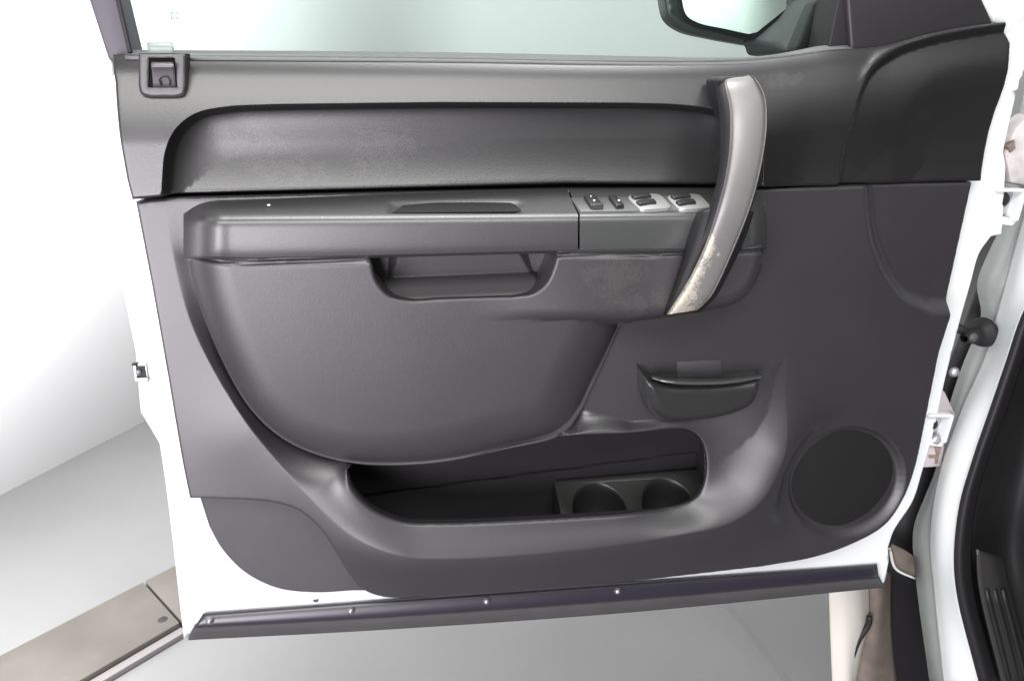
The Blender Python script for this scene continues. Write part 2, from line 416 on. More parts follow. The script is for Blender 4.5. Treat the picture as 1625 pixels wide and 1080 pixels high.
def ell(u, v, du, dv, rot, h, n=48):
    return [(u+du*math.cos(a)*math.cos(rot)-dv*math.sin(a)*math.sin(rot), v+du*math.cos(a)*math.sin(rot)+dv*math.sin(a)*math.cos(rot), h) for a in [2*math.pi*i/n for i in range(n)]]
E1 = XZ(ell(1345, 766, 98, 88, -.6, .042)); E2 = XZ(ell(1337, 758, 86, 76, -.50, .034))
zv1 = P(340, 600, .04)[2]; xfl = P(400, 700, .04)[0]; xfr = P(1100, 800, .04)[0]
def H_low(X, Z):
    fE = sm((sdist(X, Z, E1)+.035)/.035)
    B_ = .040+.034*np.exp(-(dist_poly(X, Z, RB, False)/.07)**2)*(.25+.75*sm((X-xfl)/.18))
    B_ = B_*(1-fE)+.042*fE
    dR = sdist(X, Z, R_)
    dO = np.maximum(-sdist(X, Z, O), 1e-5); dI = np.maximum(-sdist(X, Z, I_), 1e-5)
    din = np.minimum(dO, dI); wO = dI/(dO+dI); tgt = .018+(.026+.014*sm((xfr-X)/.12))*sm(wO*1.15)+.018*sm((Z-zv1)/.12)
    t = np.clip(dR, 0, None)/(np.clip(dR, 0, None)+din)
    t = .7*t+.3*sm(t)
    H = B_*(1-t)+tgt*t
    dK = sdist(X, Z, K_); H = H-.016*sm(dK/.024)
    d1 = sdist(X, Z, E1); d2 = -sdist(X, Z, E2)
    tt = np.where(d1 > 0, d1/(d1+np.clip(d2, 1e-5, None)), 0); tt = np.where(d2 <= 0, 1, tt)
    return H-.009*sm(tt)
low_out = XZ(mixed([[(215, 320, .038), (240, 316, .038), (268, 314, .038), (600, 306, .038), (900, 300, .038), (1215, 299, .038), (1366, 295, .038), (1547, 290, .027)],
    [(1547, 290, .027), (1527, 380, .027), (1507, 470, .027), (1504, 505, .034), (1490, 560, .038), (1472, 650, .038)], ['s', (1472, 650, .038), (1455, 728, .038), (1432, 790, .038), (1402, 832, .038), (1350, 862, .038), (1290, 884, .038), (1210, 898, .038)], [(1200, 899, .038), (1000, 918, .038), (800, 934, .038), (660, 942, .038)],
    ['s', (640, 944, .038), (605, 942, .038), (575, 930, .038), (556, 908, .038), (535, 868, .038), (512, 832, .038), (478, 804, .038), (440, 794, .038), (400, 791, .038)], [(301, 790, .038), (290, 735, .038), (265, 590, .038), (240, 450, .038)]]), .038)
lowtrim = heightfield('lower_trim', low_out, H_low, m_low, door, .0045, holes=[O], curves=[(R_, True), (I_, True), (K_, True), (E1, True), (E2, True)], back=.004, hole_back=.044, er=.004)

corner = XZ(mixed([[(314, 778), (430, 770), (520, 800), (600, 900), (600, 936)], ['s', (560, 936), (500, 939), (440, 932), (390, 908), (352, 870), (332, 835)]]), .012)
heightfield('corner_trim', corner, lambda X, Z: .014+0*X, m_low2, door, .01, back=.003, er=.003)

# black sheet added to shade the trim gaps, and white shell, both with the pocket opening cut out
Oc = XZ(mixed([[(540, 725), (548, 790), (590, 850), (660, 865), (900, 858), (1075, 842), (1125, 815), (1128, 690), (1050, 655), (905, 655), (700, 690)]]), .0)
back_out = XZ([(190, 105), (1400, 100), (1560, 60), (1550, 120), (1522, 285), (1500, 400), (1483, 480), (1474, 540), (1446, 660), (1405, 780), (1370, 825), (1200, 885), (640, 930), (600, 920), (540, 860), (440, 775), (310, 770), (230, 325)], .004)
heightfield('gap_shade_sheet', back_out, lambda X, Z: .006+0*X, m_back, door, .03, holes=[Oc], back=.003, er=0, offd=())
shell_out = XZ(mixed([[(118, 160), (98, 120), (170, 112), (174, 96), (700, 96), (1250, 96), (1560, 80), (1590, 60), (1612, 40), (1640, 20), (1632, 100), (1612, 160), (1594, 240), (1598, 262), (1592, 372), (1574, 376)],
    ['s', (1574, 376), (1556, 402), (1542, 450), (1525, 510), (1502, 600), (1482, 690), (1466, 745), (1450, 795), (1420, 842), (1411, 868)], [(1412, 890), (1404, 930), (1398, 928), (1388, 904), (1000, 936), (600, 966), (324, 984), (291, 1016)],
    [(282, 940), (272, 850), (262, 770), (252, 705), (222, 655), (214, 560), (190, 440), (160, 320)]]), .0)
heightfield('door_shell', shell_out, lambda X, Z: 0*X, m_white, door, .02, holes=[Oc], back=-.07, hole_back=-.02, er=.004)
prism('window_frame', [(58, 0, .002), (92, 126, .002), (180, 120, .002), (176, 90, .002), (150, 0, .002), (80, -260, .002), (-20, -260, .002)], m_white, door, -.05, .002)
prism('window_frame', [(1556, 0, 0), (1576, 36, 0), (1590, 40, .0), (1592, 62, 0), (1640, 18, .0), (1640, 0, 0), (1560, -200, 0), (1480, -200, 0)], m_white, door, -.05, .003)
prism('window_channel', [(141, 0, .006), (172, 96, .006), (210, 96, .006), (206, 82, .006), (186, 0, .006), (120, -260, .006), (70, -260, .006)], mat('violet_grey_channel', (.075, .068, .085), .5, .4, var=.1), door, -.045, .003)
prism('channel_lip', [(184, 0, .009), (203, 84, .009), (209, 84, .009), (190, 0, .009), (125, -260, .009), (118, -260, .009)], m_rub, door, .004, .001)

# --- upper trim
U_ = XZ(mixed([[(262, 330)], ['s', (263, 290), (268, 240), (283, 205), (312, 181), (360, 170), (440, 166)], [(440, 166), (700, 163), (1000, 164)], ['s', (1000, 164), (1080, 167), (1140, 176), (1190, 200), (1205, 250)], [(1205, 330)]]), .042)
zS = P(1400, 135, .03)[2]
S_ = XZ(mixed([['s', (1760, 20), (1640, 30), (1560, 42), (1500, 54), (1440, 74), (1392, 104), (1362, 148), (1345, 200), (1335, 250)], [(1330, 330), (1760, 330)]]), .045)
S2 = XZ(mixed([['s', (1760, 90), (1540, 94), (1485, 110), (1445, 145), (1425, 190), (1415, 240)], [(1410, 330), (1760, 330)]]), .03)
bel = XZ([(160, 98), (400, 100), (700, 101), (1000, 104), (1200, 104), (1330, 96), (1400, 74)], .045)
def H_up(X, Z):
    H = .045+0*X
    # rounded belt roll
    zt_ = np.interp(X, [p[0] for p in top_edge], [p[1] for p in top_edge])
    d = zt_-Z
    H = H-.007*np.clip(1-d/.022, 0, 1)**2-.0275*np.clip(1-d/.088, 0, 1)**1.5+.010
    x12 = XZ([(1200, 200)], .04)[0][0]; x13 = XZ([(1345, 200)], .04)[0][0]
    # surface right of the handle turns down and away
    k = sm((X-x12)/(x13-x12)*1.2+.25); H = H-.014*k*sm((d-.03)/.12)
    zU1 = XZ([(600, 165)], .04)[0][1]; zU0 = XZ([(600, 300)], .04)[0][1]
    dU = sdist(X, Z, U_); f = np.clip((zU1-Z)/(zU1-zU0), 0, 1)
    xa_ = XZ([(1150, 200)], .04)[0][0]; fade = 1-sm((X-xa_)/.08)*.5
    tU = np.clip(dU/.058, 0, 1); tV = np.clip(dU/.006, 0, 1)
    H = H-(.036-.010*f**1.3)*(.25*sm(tV)+.75*np.sqrt(np.clip(1-(1-tU)**2, 0, 1)))*fade*(dU > 0)
    dS = sdist(X, Z, S_); H = H-.014*sm(dS/.014)-.003*sm(dS/.12)+.003*np.exp(-((dS+.002)/.004)**2)*sm((Z-zS)/.03)
    dS2 = sdist(X, Z, S2); H = H-.006*sm(dS2/.06)
    return np.maximum(H, .009)
top_px = [(172, 86, .030), (400, 88, .030), (700, 91, .030), (1000, 96, .030), (1180, 94, .030), (1270, 86, .030), (1330, 78, .028), (1400, 74, .024), (1470, 55, .016), (1530, 43, .012), (1586, 36, .010)]
top_edge = XZ(spline(top_px, False, 5))
up_out = top_edge+XZ([(1591, 70, .010), (1585, 90, .010), (1573, 160, .010), (1549, 286, .012), (1366, 291, .018), (1215, 294, .03), (900, 292, .034), (600, 300, .034), (268, 310, .045), (240, 313, .045), (213, 315, .045), (205, 285, .045), (190, 200, .045), (178, 130, .045)])
# lock opening
lk = [(222, 84), (291, 84), (292, 140), (288, 150), (280, 153), (240, 153), (230, 148), (225, 138)]
uptrim = heightfield('upper_trim', up_out, H_up, m_up, door, .004, curves=[(U_, True), (S_, True)], back=.004, er=.004)

# belt seal between trim and glass
loft('belt_seal', [[(200, 80, -.03), (700, 84, -.03), (1130, 93, -.03), (1210, 92, -.03), (1260, 84, -.028), (1300, 76, -.02), (1345, 72, -.01)], [(200, 79, -.01), (700, 83, -.01), (1130, 91, -.01), (1210, 89, -.01), (1260, 81, -.008), (1300, 73, -.004), (1348, 70, .0)], [(198, 84, .004), (700, 89, .004), (1130, 97, .004), (1210, 94, .004), (1260, 88, .004), (1300, 80, .008), (1352, 76, .012)], [(198, 90, .026), (700, 95, .026), (1130, 101, .026), (1210, 98, .026), (1260, 92, .024), (1300, 85, .022), (1358, 80, .020)]],
     mat('grey_belt_seal', (.10, .105, .105), .5, .4), door, 90, 5, .004)
# glass
prism('window_glass', [(110, -300, -.04), (205, 100, -.04), (1330, 104, -.04), (1345, 60, -.04), (1345, -300, -.04)], m_glass, door, -.044, 0)
gm = empty('glass_marking', P(277, 24, -.0385), parent=door)
def ring(name, u, v, r, t, h, m, par, sq=True):
    n = 24; V = []; Fc = []
    for rr in (r, r-t):
        for k in range(n):
            a = 2*math.pi*k/n; c, s = math.cos(a), math.sin(a); q = (abs(c)**4+abs(s)**4)**(-.25) if sq else 1
            V.append(P(u+rr*q*c, v+rr*q*s, h))
    for k in range(n): Fc.append((k, (k+1) % n, n+(k+1) % n, n+k))
    return link(name, V, Fc, m, par)
ring('print_square', 277, 25, 6, 1.1, -.0385, m_print, gm)
ring('print_circle', 276, 26, 3, .7, -.0385, m_print, gm, False)
# sail panel and its dark channel
prism('sail_panel', [(1352, 95, .012), (1400, 92, .012), (1460, 70, .012), (1580, 50, .012), (1574, 30, .012), (1558, -5, .012), (1480, -200, .012), (1370, -200, .012), (1345, 0, .012)], mat('charcoal_sail_panel', (.022, .021, .022), .45, .4), door, -.04, .004)
prism('quarter_channel', [(1313, 84, .004), (1352, 96, .004), (1348, 0, .004), (1372, -200, .004), (1345, -200, .004), (1330, 0, .004)], m_rub, door, -.045, .002)

# --- side mirror beyond the glass
mir = empty('side_mirror', P(1230, 60, -.16), parent=door)
hous = mixed([['s', (1048, -190, -.20), (1046, -60, -.20), (1050, 5, -.20), (1058, 32, -.20), (1082, 50, -.20), (1130, 62, -.20), (1185, 72, -.20)], [(1212, 71, -.2), (1262, 60, -.2), (1310, -20, -.2), (1310, -190, -.2)], ['s', (1290, -215, -.2), (1180, -225, -.2), (1080, -215, -.2)]])
mo = heightfield('mirror_housing', XZ(hous), lambda X, Z: .0*X-.19, m_blk2, mir, .012, back=-.215, er=.008)
mg = mixed([['s', (1084, -180, -.188), (1080, -60, -.188), (1081, 5, -.188), (1087, 26, -.188), (1105, 38, -.188), (1140, 47, -.188)], [(1176, 56, -.188), (1188, 53, -.188), (1252, 0, -.188), (1262, -60, -.188), (1262, -180, -.188)]])
mgo = prism('mirror_glass', mg, m_mirror, mir, -.1895, 0)
cx_ = P(1180, -60, -.188)[0]; cz_ = P(1180, -60, -.188)[2]
for v_ in mgo.data.vertices: v_.co.y += (v_.co.x-cx_)*-.16+(v_.co.z-cz_)*.10-.014
prism('mirror_bezel', mixed([['s', (1078, -186, -.1893), (1074, -60, -.1893), (1075, 8, -.1893), (1083, 32, -.1893), (1104, 44, -.1893), (1140, 53, -.1893)], [(1176, 62, -.1893), (1192, 58, -.1893), (1262, 0, -.1893), (1270, -60, -.1893), (1270, -186, -.1893)]]), m_blk, mir, -.20, 0)
prism('mirror_arm', [(1190, 66, -.17), (1235, 72, -.10), (1262, 82, -.06), (1300, 86, -.055), (1345, 90, -.055), (1345, -60, -.055), (1280, -60, -.12), (1240, 20, -.17)], m_blk, mir, -.2, .006)
prism('mirror_cover', [(1262, 80, -.05), (1330, 84, -.05), (1340, 10, -.05), (1290, 0, -.06)], mat('dark_mirror_base', (.012, .013, .013), .7, .2), mir, -.08, .006)

# --- armrest: lofted, left pad and right switch section
def arm_rows(us, ue, lefta=False):
    def vt(u): return np.interp(u, [268, 600, 900, 1215], [320, 308, 301, 301])
    def ve(u): return np.interp(u, [290, 600, 910, 1215], [343, 341, 338, 335])
    def vb(u): return np.interp(u, [290, 400, 600, 900, 1100, 1215], [409, 412, 408, 400, 397, 393])
    rows = []
    spec = [(vt, -1, .036), (vt, 4, .046), (None, .55, .068), (ve, -4, .086), (ve, 2, .094), (ve, 10, .099), (None, 1.45, .100), (vb, -6, .097), (vb, -2, .094), (vb, 1, .080), (vb, 0, .045)]
    U = np.linspace(us, ue, 26)
    for (f, o, h) in spec:
        r = []
        for u in U:
            if f is None:
                v = vt(u)+(ve(u)-vt(u))*o if o < 1 else ve(u)+(vb(u)-ve(u))*(o-1)
            else: v = f(u)+o
            r.append([u, v, h])
        rows.append(r)
    return rows
def arm_edit(rows, end, side):
    # round the free end: pull u along a quarter curve and lower the height
    for r in rows:
        for p in r:
            d = (p[0]-end)*side          # distance inwards in px
            W_ = 52 if side > 0 else 36
            if d < W_:
                t = max(0, d)/W_; k = math.sin(math.pi/2*t)**.75; p[2] = .040+(p[2]-.040)*(.10+.90*k); p[1] += (1-t)**2.2*20*max(0, min(1, (375-p[1])/34))
    return rows
Rl = arm_edit(arm_rows(291, 917), 291, 1)
def pad(u, v, q):
    a = float(sm((u-612)/14)*sm((835-u)/20)*sm((v-(318+ (0 if u < 800 else 0)))/4)*sm((339-v)/4)); return q+np.array([0, .0, -.003*a])
# slanted seam between pad and switch section
for i, r in enumerate(Rl):
    sh = [-17, -15, -9, -3, 0, 0, 0, 0, 0, 0, 0][i]
    for p in r: p[0] += sh*max(0, (p[0]-700)/217)
arm = loft('armrest', Rl, m_arm, door, 150, 5, 0, disp=pad)
arm['label'] = 'long grey padded armrest section with a shallow tray on top'
Rr = arm_edit(arm_rows(920, 1216), 1216, -1)
for i, r in enumerate(Rr):
    sh = [-17, -15, -9, -3, 0, 0, 0, 0, 0, 0, 0][i]
    for p in r: p[0] += sh*max(0, (1216-p[0])/296)
swp = loft('switch_panel', Rr, m_sw, door, 80, 5, 0)
# dark tray liner in the armrest
def ah(u, v):                             # height of the sloping armrest top at a photo point
    vt = np.interp(u, [268, 600, 900, 1215], [320, 308, 301, 301]); ve = np.interp(u, [290, 600, 910, 1215], [343, 341, 338, 335])
    return float(np.interp((v-vt)/(ve-vt), [0, .11, .55, .88, 1.05], [.038, .046, .068, .086, .094]))
def topquad(pts, lift):
    V = [P(u, v, ah(u, v)) for u, v in pts]; V = [q+np.array([0, -.25*lift, .97*lift]) for q in V]; return V
tr = topquad([(622, 336), (640, 324), (700, 319), (805, 318), (818, 323), (830, 334)], -.0012)
extr('armrest_tray', tr, (0, .0006, -.0015), m_armd, door, 0)
def topblock(name, pts, lift, m, par, bev=.0008, deep=.006):
    V = topquad(pts, lift); return extr(name, V, (0, .25*deep, -.97*deep), m, par, bev)
plate = topblock('switch_plate', [(905, 315), (1100, 312), (1112, 312), (1118, 334), (922, 337)], .0012, mat('satin_switch_plate', (.085, .088, .086), .35, .6), swp, .0006)
def sw_mark(u, v, par, r=1.2):
    r = r*.72
    V = topquad([(u-r, v-r*.7), (u+r, v-r*.7), (u+r, v+r*.7), (u-r, v+r*.7)], .0068)
    extr('symbol', V, (0, .0001, -.0004), m_mark, par, 0)
m_mark = mat('white_symbol_print', (.75, .75, .72), .6)
k = topblock('lock_switch', [(926, 317), (944, 317), (956, 332), (937, 333)], .006, m_blk2, swp); sw_mark(937, 320, k); sw_mark(942, 326.5, k, 2)
topblock('switch_edge', [(939, 330.5), (956, 330), (957, 333), (940, 334)], .0066, m_sw, k, .0004)
k = topblock('mirror_switch', [(965, 317), (976, 317), (990, 332), (977, 333)], .006, m_blk2, swp); sw_mark(981, 326.5, k, 2)
for du in (0, 62.5):
    topblock('switch_surround', spline([(996+du, 317.5), (1010+du, 312.8), (1030+du, 312.2), (1046+du, 314), (1056+du, 323), (1063+du, 333), (1050+du, 335.5), (1016+du, 336), (1005+du, 328)], True, 4), .0042, m_bright, swp, .0005)
    for (du2, dv) in ((0, 0), (8, 9.6)):
        k = topblock('window_switch', [(1000+du+du2, 318+dv), (1012+du+du2, 314.3+dv), (1028+du+du2, 314.3+dv), (1033+du+du2, 319.5+dv), (1020+du+du2, 320.5+dv), (1006+du+du2, 323+dv)], .0072, m_blk2, swp)
        sw_mark(1019+du+du2, 317.4+dv, k, 1.5)

# --- the big convex insert under the armrest, with grab pocket opening
gp = XZ(mixed([[(886, 394, .09)], ['s', (884, 403, .09), (878, 425, .09), (866, 450, .09), (846, 466, .09), (815, 472, .09)], ['s', (700, 476, .09), (650, 478, .09), (618, 470, .09), (597, 445, .09), (588, 412, .09)], [(587, 410, .09), (586, 394, .09)]]))
lobe = XZ(mixed([['s', (283, 250), (289, 340), (297, 400), (312, 470), (345, 558), (395, 648), (455, 702), (540, 734), (620, 741), (720, 733), (820, 708), (880, 690), (905, 672)], ['s', (925, 640), (950, 585), (968, 545), (982, 514)], [(1010, 400), (1030, 250)]]), .045)
beam = XZ(mixed([[(200, 250), (800, 250), (1224, 250)], ['s', (1212, 396), (1203, 430), (1185, 463), (1155, 485), (1100, 497), (1030, 508), (982, 514)], [(800, 514), (200, 514)]]), .06)
seamT = XZ([(290, 413), (400, 416), (600, 412), (900, 404), (1100, 401), (1215, 397)], .09)
def H_ins(X, Z):
    d = np.clip(sdist(X, Z, lobe), 0, None); xr = XZ([(860, 600)], .05)[0][0]; xl = XZ([(420, 600)], .05)[0][0]
    wd_ = .055+.02*sm((X-xl)/(xr-xl))
    ztop = XZ([(600, 412)], .09)[0][1]; zb = XZ([(600, 740)], .05)[0][1]; f = np.clip((Z-zb)/(ztop-zb), 0, 1)
    full = .058+.036*f**.8; t = np.clip(d/wd_, 0, 1)
    HL = .034+(full-.034)*np.sqrt(np.clip(1-(1-t)**2, 0, 1))
    HL = HL+.004*np.exp(-((d-.004)/.0022)**2)*sm((xr-X)/.1)          # moulded bead along the edge
    db = np.clip(sdist(X, Z, beam), 0, None); xm = XZ([(880, 450)], .09)[0][0]
    tb = np.clip(db/.030, 0, 1); HB = .046+(.094-.046)*np.sqrt(np.clip(1-(1-tb)**2, 0, 1))
    wb = sm((X-(xm-.10))/.13); HB = HL*(1-wb)+HB*wb
    H = np.maximum(HL, HB)
    zs = np.interp(X, [p[0] for p in seamT], [p[1] for p in seamT]); H = H-.006*np.exp(-((Z-zs)/.0022)**2)
    return H
insert = heightfield('door_insert', XZ([(p[0], p[1], .05 if p[1] > 520 else (.05 if p[0] < 320 else .07)) for p in I_px]) if False else None or [p for p in XZ([(q[0], q[1]+(0 if q[1] > 420 else 3), (.04 if (q[1] > 420 and q[0] < 990) else (.05 if q[1] > 420 else .088))) for q in I_px])], H_ins, m_ins, door, .004, holes=[], curves=[(gp, True)], back=.010, er=.0025) if False else None
ins_out = XZ([(q[0], q[1]+(0 if q[1] > 420 or q[0] < 300 else -6), (.088 if q[1] < 420 else (.036 if q[0] < 1000 else .055))) for q in I_px])
# cut the grab pocket out of the outline top edge
i_hole = gp
insert = heightfield('door_insert', ins_out, lambda X, Z: H_ins(X, Z)-0, m_ins, door, .004, holes=[], curves=[], back=.010, er=.0025) if False else None
def clip_top(out, notch):
    """outline whose top edge is interrupted by the notch (both (x,z) lists)"""
    xs0, xs1 = min(notch[-1][0], notch[0][0]), max(notch[-1][0], notch[0][0]); res = []; done = False
    zt0 = max(p[1] for p in out)
    topi = [i for i, p in enumerate(out) if p[1] > notch[0][1]-.02 and xs0-.001 < p[0] < xs1+.001 and p[1] > notch[0][1]-.01]
    for i, p in enumerate(out):
        if i in topi: continue
        nx = out[(i+1) % len(out)]; res.append(p)
        if not done and p[0] > xs1 and p[1] > notch[0][1]-.01 and (nx[0] < xs1 or (i+1) % len(out) in topi):
            res += list(notch); done = True
    return res, done
ins_out2, okk = clip_top(ins_out, gp)
print('notch', okk)
insert = heightfield('door_insert', ins_out2, H_ins, m_ins, door, .004, curves=[(lobe, True)], back=.010, er=.0025)
# grab pocket cup behind the opening
gpo = XZ(mixed([[(900, 395, .07), (890, 440, .07), (870, 480, .07), (640, 492, .07), (600, 480, .07), (575, 440, .07), (572, 398, .07)]]))
zf = P(730, 474, .088)[2]; zmid = P(730, 438, .045)[2]; zt2 = P(730, 403, .05)[2]
xg0 = P(622, 440, .045)[0]; xg1 = P(842, 440, .045)[0]
def H_gp(X, Z):
    fl_ = np.interp(Z, [zf-.02, zf, zmid, zt2+.02], [.078, .078, .040, .052])
    side = np.maximum(0, (xg0+(Z-zmid)*.35-X)); side2 = np.maximum(0, (X-xg1+(Z-zmid)*.55))
    return fl_+np.minimum(.045, 1.6*(side)) *0-np.minimum(.02, .9*(side+side2))
heightfield('grab_pocket', gpo, H_gp, mat('grab_pocket_plastic', (.06, .058, .06), .45, .5), door, .0035, back=.02, er=0)

# --- map pocket behind its opening
zP = [P(760, v, -.03)[2] for v in (690, 772, 800)]
def H_mp(X, Z):
    sl = P(1000, 700, -.03)[2]-P(700, 728, -.03)[2]; x0_ = P(700, 728, -.03)[0]; x1_ = P(1000, 700, -.03)[0]
    zz = Z-(X-x0_)*.05
    return np.interp(zz, [zP[2]-.05, zP[1]-.002, zP[1]+.002, zP[0]+.02], [-.052, -.050, -.040, -.012])
heightfield('map_pocket', Oc, H_mp, m_deep, door, .006, back=.022, er=0, curves=[])
m_deep.node_tree
# ledge of the pocket top right of the insert
loft('pocket_ledge', [[(903, 685, .004), (1016, 681, .004)], [(907, 677, .035), (1008, 673, .035)], [(907, 672, .037), (1008, 669, .037)]], m_low, door, 12, 3, .003)
# --- cup holder inside the pocket
zc = P(990, 757, -.040)[2]
cupo = empty('cup_holder', G(990, 790, zc), parent=door)
def flatplate(name, outline, holes, z, th, m, par, hole_raise=.002):
    V = []; E = []
    for lp in [outline]+holes:
        s = len(V); V += [Vector(p) for p in lp]; kk = len(lp); E += [(s+i, s+(i+1) % kk) for i in range(kk)]
    r = delaunay_2d_cdt(V, E, [], 0, 1e-6); v = np.array([tuple(p) for p in r[0]]); f = np.array(r[2]); c = v[f].mean(1)
    keep = inside(c[:, 0], c[:, 1], outline)
    for h in holes: keep &= ~inside(c[:, 0], c[:, 1], h)
    f = f[keep]; vs = [(p[0], p[1], z) for p in v]; fs = [tuple(map(int, q)) for q in f]
    n = len(vs); o = link(name, vs, fs, m, par, False)
    import bmesh
    bm = bmesh.new(); bm.from_mesh(o.data); bmesh.ops.recalc_face_normals(bm, faces=bm.faces)
    for q in bm.faces:
        if q.normal.z < 0: q.normal_flip()
    bm.to_mesh(o.data); bm.free()
    md = o.modifiers.new('s', 'SOLIDIFY'); md.thickness = th; md.offset = -1
    b = o.modifiers.new('b', 'BEVEL'); b.width = .002; b.segments = 3; b.limit_method = 'ANGLE'; b.angle_limit = .7
    for p in o.data.polygons: p.use_smooth = True
    return o
fa, fb = P(880, 768, -.040), P(1108, 745, -.040)
cents = []
for u, v in ((946, 764), (1053, 756)):
    q = G(u, v, zc); cents.append((q[0]-.004, q[1]-.039))
circ = [[(c[0]+.040*math.cos(a), c[1]+.040*math.sin(a)) for a in [2*math.pi*i/48 for i in range(48)]] for c in cents]
yb = .044; yf = -.024
TILT = .62
oc_plate = [(fa[0], yb), (fa[0], yf), (fb[0]+.02, yf), (fb[0]+.02, yb)]
for c_ in circ:
    for i, p in enumerate(c_): c_[i] = (p[0], min(max(p[1], yf+.003), yb-.003))
m_cup = mat('cup_holder_plastic', (.018, .018, .0175), .32, .7)
flatplate('cup_plate', oc_plate, circ, zc, .05, m_cup, cupo)
for c in cents:
    lathe('cup_well', [(.040, -.004), (.0385, -.03), (.034, -.07), (.0, -.07)], (c[0], max(c[1], c[1]), zc), (0, 0, 1), m_blk, cupo, 40)
    lathe('cup_rim', [(.0397, -.006), (.0399, .0010), (.0405, .0017), (.0415, .0010), (.0418, -.001)], (c[0], c[1], zc), (0, 0, 1), m_cup, cupo, 48)

for o in cupo.children:
    for v_ in o.data.vertices:
        y_ = v_.co.y; v_.co.z += (y_-.04)*TILT
# --- speaker grille
spe = XZ(ell(1337, 758, 85.5, 75.5, -.50, .034))
cc = np.array(spe).mean(0)
heightfield('speaker_grille', spe, lambda X, Z: .0340+.003*(1-((X-cc[0])**2+(Z-cc[1])**2)/.07**2), m_grille, door, .006, back=.015, er=.002)

# --- door release lever
lev = empty('release_lever', P(1110, 620, .05), parent=door)
lo = XZ(mixed([['s', (1013, 580, .05), (1020, 590, .055), (1036, 600, .062), (1062, 608, .068), (1130, 610, .07)], ['s', (1130, 610, .07), (1175, 606, .07), (1211, 599, .068)], ['s', (1208, 618, .06), (1192, 640, .05), (1160, 654, .045), (1110, 663, .042), (1055, 664, .042), (1028, 650, .045), (1015, 620, .048)]]))
zl1 = P(1110, 605, .07)[2]; zl0 = P(1110, 664, .042)[2]
def H_lev(X, Z):
    d = sdist(X, Z, lo); f = np.clip((Z-zl0)/(zl1-zl0), 0, 1)
    return .044+(.012+.018*f)*np.sqrt(np.clip(1-(1-np.clip(d/.018, 0, 1))**2, 0, 1))*1.0
heightfield('lever_cup', lo, H_lev, m_blk2, lev, .003, back=.036, er=.0015)
loft('lever_edge', [[(1034, 601, .066), (1062, 608, .074), (1130, 610, .076), (1175, 606, .074), (1210, 600, .066)], [(1034, 598, .062), (1062, 604, .071), (1130, 606, .073), (1175, 602, .071), (1210, 597, .062)], [(1036, 597, .050), (1062, 600, .050), (1130, 601, .050), (1175, 598, .050), (1208, 595, .050)]], mat('glossy_lever_edge', (.05, .05, .05), .15, .8), lev, 40, 4, .002)
prism('lever_inset', [(1075, 574, .0412), (1145, 571, .0412), (1145, 600, .0412), (1075, 602, .0412)], m_low2, lev, .036, .0006)

# --- pull handle: black body with silver cover
hdl = empty('pull_handle', P(1150, 300, .1), parent=door)
cl = [(1153, 123, .078), (1150, 127, .092), (1158, 175, .120), (1156, 250, .138), (1140, 325, .144), (1112, 405, .134), (1082, 462, .120), (1058, 499, .110)]
cr = [(1190, 119.5, .078), (1197, 123, .092), (1213, 150, .112), (1217, 185, .124), (1212, 240, .136), (1194, 318, .144), (1162, 400, .134), (1128, 470, .120), (1106, 492, .110)]
cap_px = spline(cl, False, 8)+spline(cr[::-1], False, 8)
cap = XZ(cap_px)
hz = [P(1170, v, h)[2] for v, h in ((122, .092), (175, .120), (250, .138), (325, .144), (405, .134), (462, .120), (500, .110))]
hh = [.092, .120, .138, .144, .134, .120, .110]
def H_bow(Z): return np.interp(Z, hz[::-1], hh[::-1])
def H_cap(X, Z):
    d = np.clip(sdist(X, Z, cap), 0, None); return H_bow(Z)-.004+.006*np.sqrt(np.clip(1-(1-np.clip(d/.016, 0, 1))**2, 0, 1))
bodyl = [(1133, 124, .085), (1140, 170, .100), (1146, 250, .112), (1128, 330, .122), (1098, 400, .118), (1078, 450, .11), (1056, 497, .10)]
bodyr = [(1190, 121, .085), (1219, 160, .100), (1222, 200, .11), (1216, 245, .118), (1200, 318, .125), (1170, 400, .12), (1136, 470, .11), (1108, 494, .10)]
def ribbon(name, rows_, m, par, n=70):   # closed cross sections along the handle
    return loft(name, rows_, m, par, n, 4, 0, None, True, False)
# cap as a relief whose rim follows the bow: built as loft across
def hrow(t, lift):
    a = spline(cl, False, 10); b = spline(cr, False, 10)
    A_ = np.array(a); B_ = np.array(b)
    T = np.linspace(0, 1, 60)
    def rs(q):
        L = np.concatenate([[0], np.cumsum(np.linalg.norm(np.diff(q[:, :2], axis=0), axis=1))]); L /= L[-1]
        return np.stack([np.interp(T, L, q[:, k]) for k in range(3)], 1)
    q = rs(A_)*(1-t)+rs(B_)*t
    q[:, 2] += lift; return [tuple(p) for p in q]
loft('silver_cover', [hrow(0.0, -.014), hrow(0.0, -.006), hrow(.03, -.001), hrow(.15, .003), hrow(.5, .005), hrow(.85, .003), hrow(.97, -.001), hrow(1.0, -.006), hrow(1.0, -.014)], m_silver, hdl, 90, 4, 0)
def brow(q, dh): return [(p[0], p[1], p[2]+dh) for p in q]
bl = [(1148, 127, .086), (1157, 175, .112), (1155, 250, .130), (1139, 325, .136), (1111, 405, .126), (1081, 462, .112), (1059, 498, .102)]
br = [(1197, 124, .086), (1214, 152, .104), (1218, 186, .116), (1213, 241, .128), (1195, 319, .136), (1163, 401, .126), (1129, 471, .112), (1106, 493, .102)]
b2l = [(1134, 128, .060), (1141, 180, .075), (1143, 255, .100), (1126, 328, .108), (1098, 395, .105), (1075, 450, .09), (1057, 494, .080)]
b2r = [(1192, 128, .060), (1211, 160, .075), (1216, 200, .092), (1213, 245, .106), (1196, 320, .114), (1165, 402, .109), (1132, 470, .094), (1107, 490, .084)]
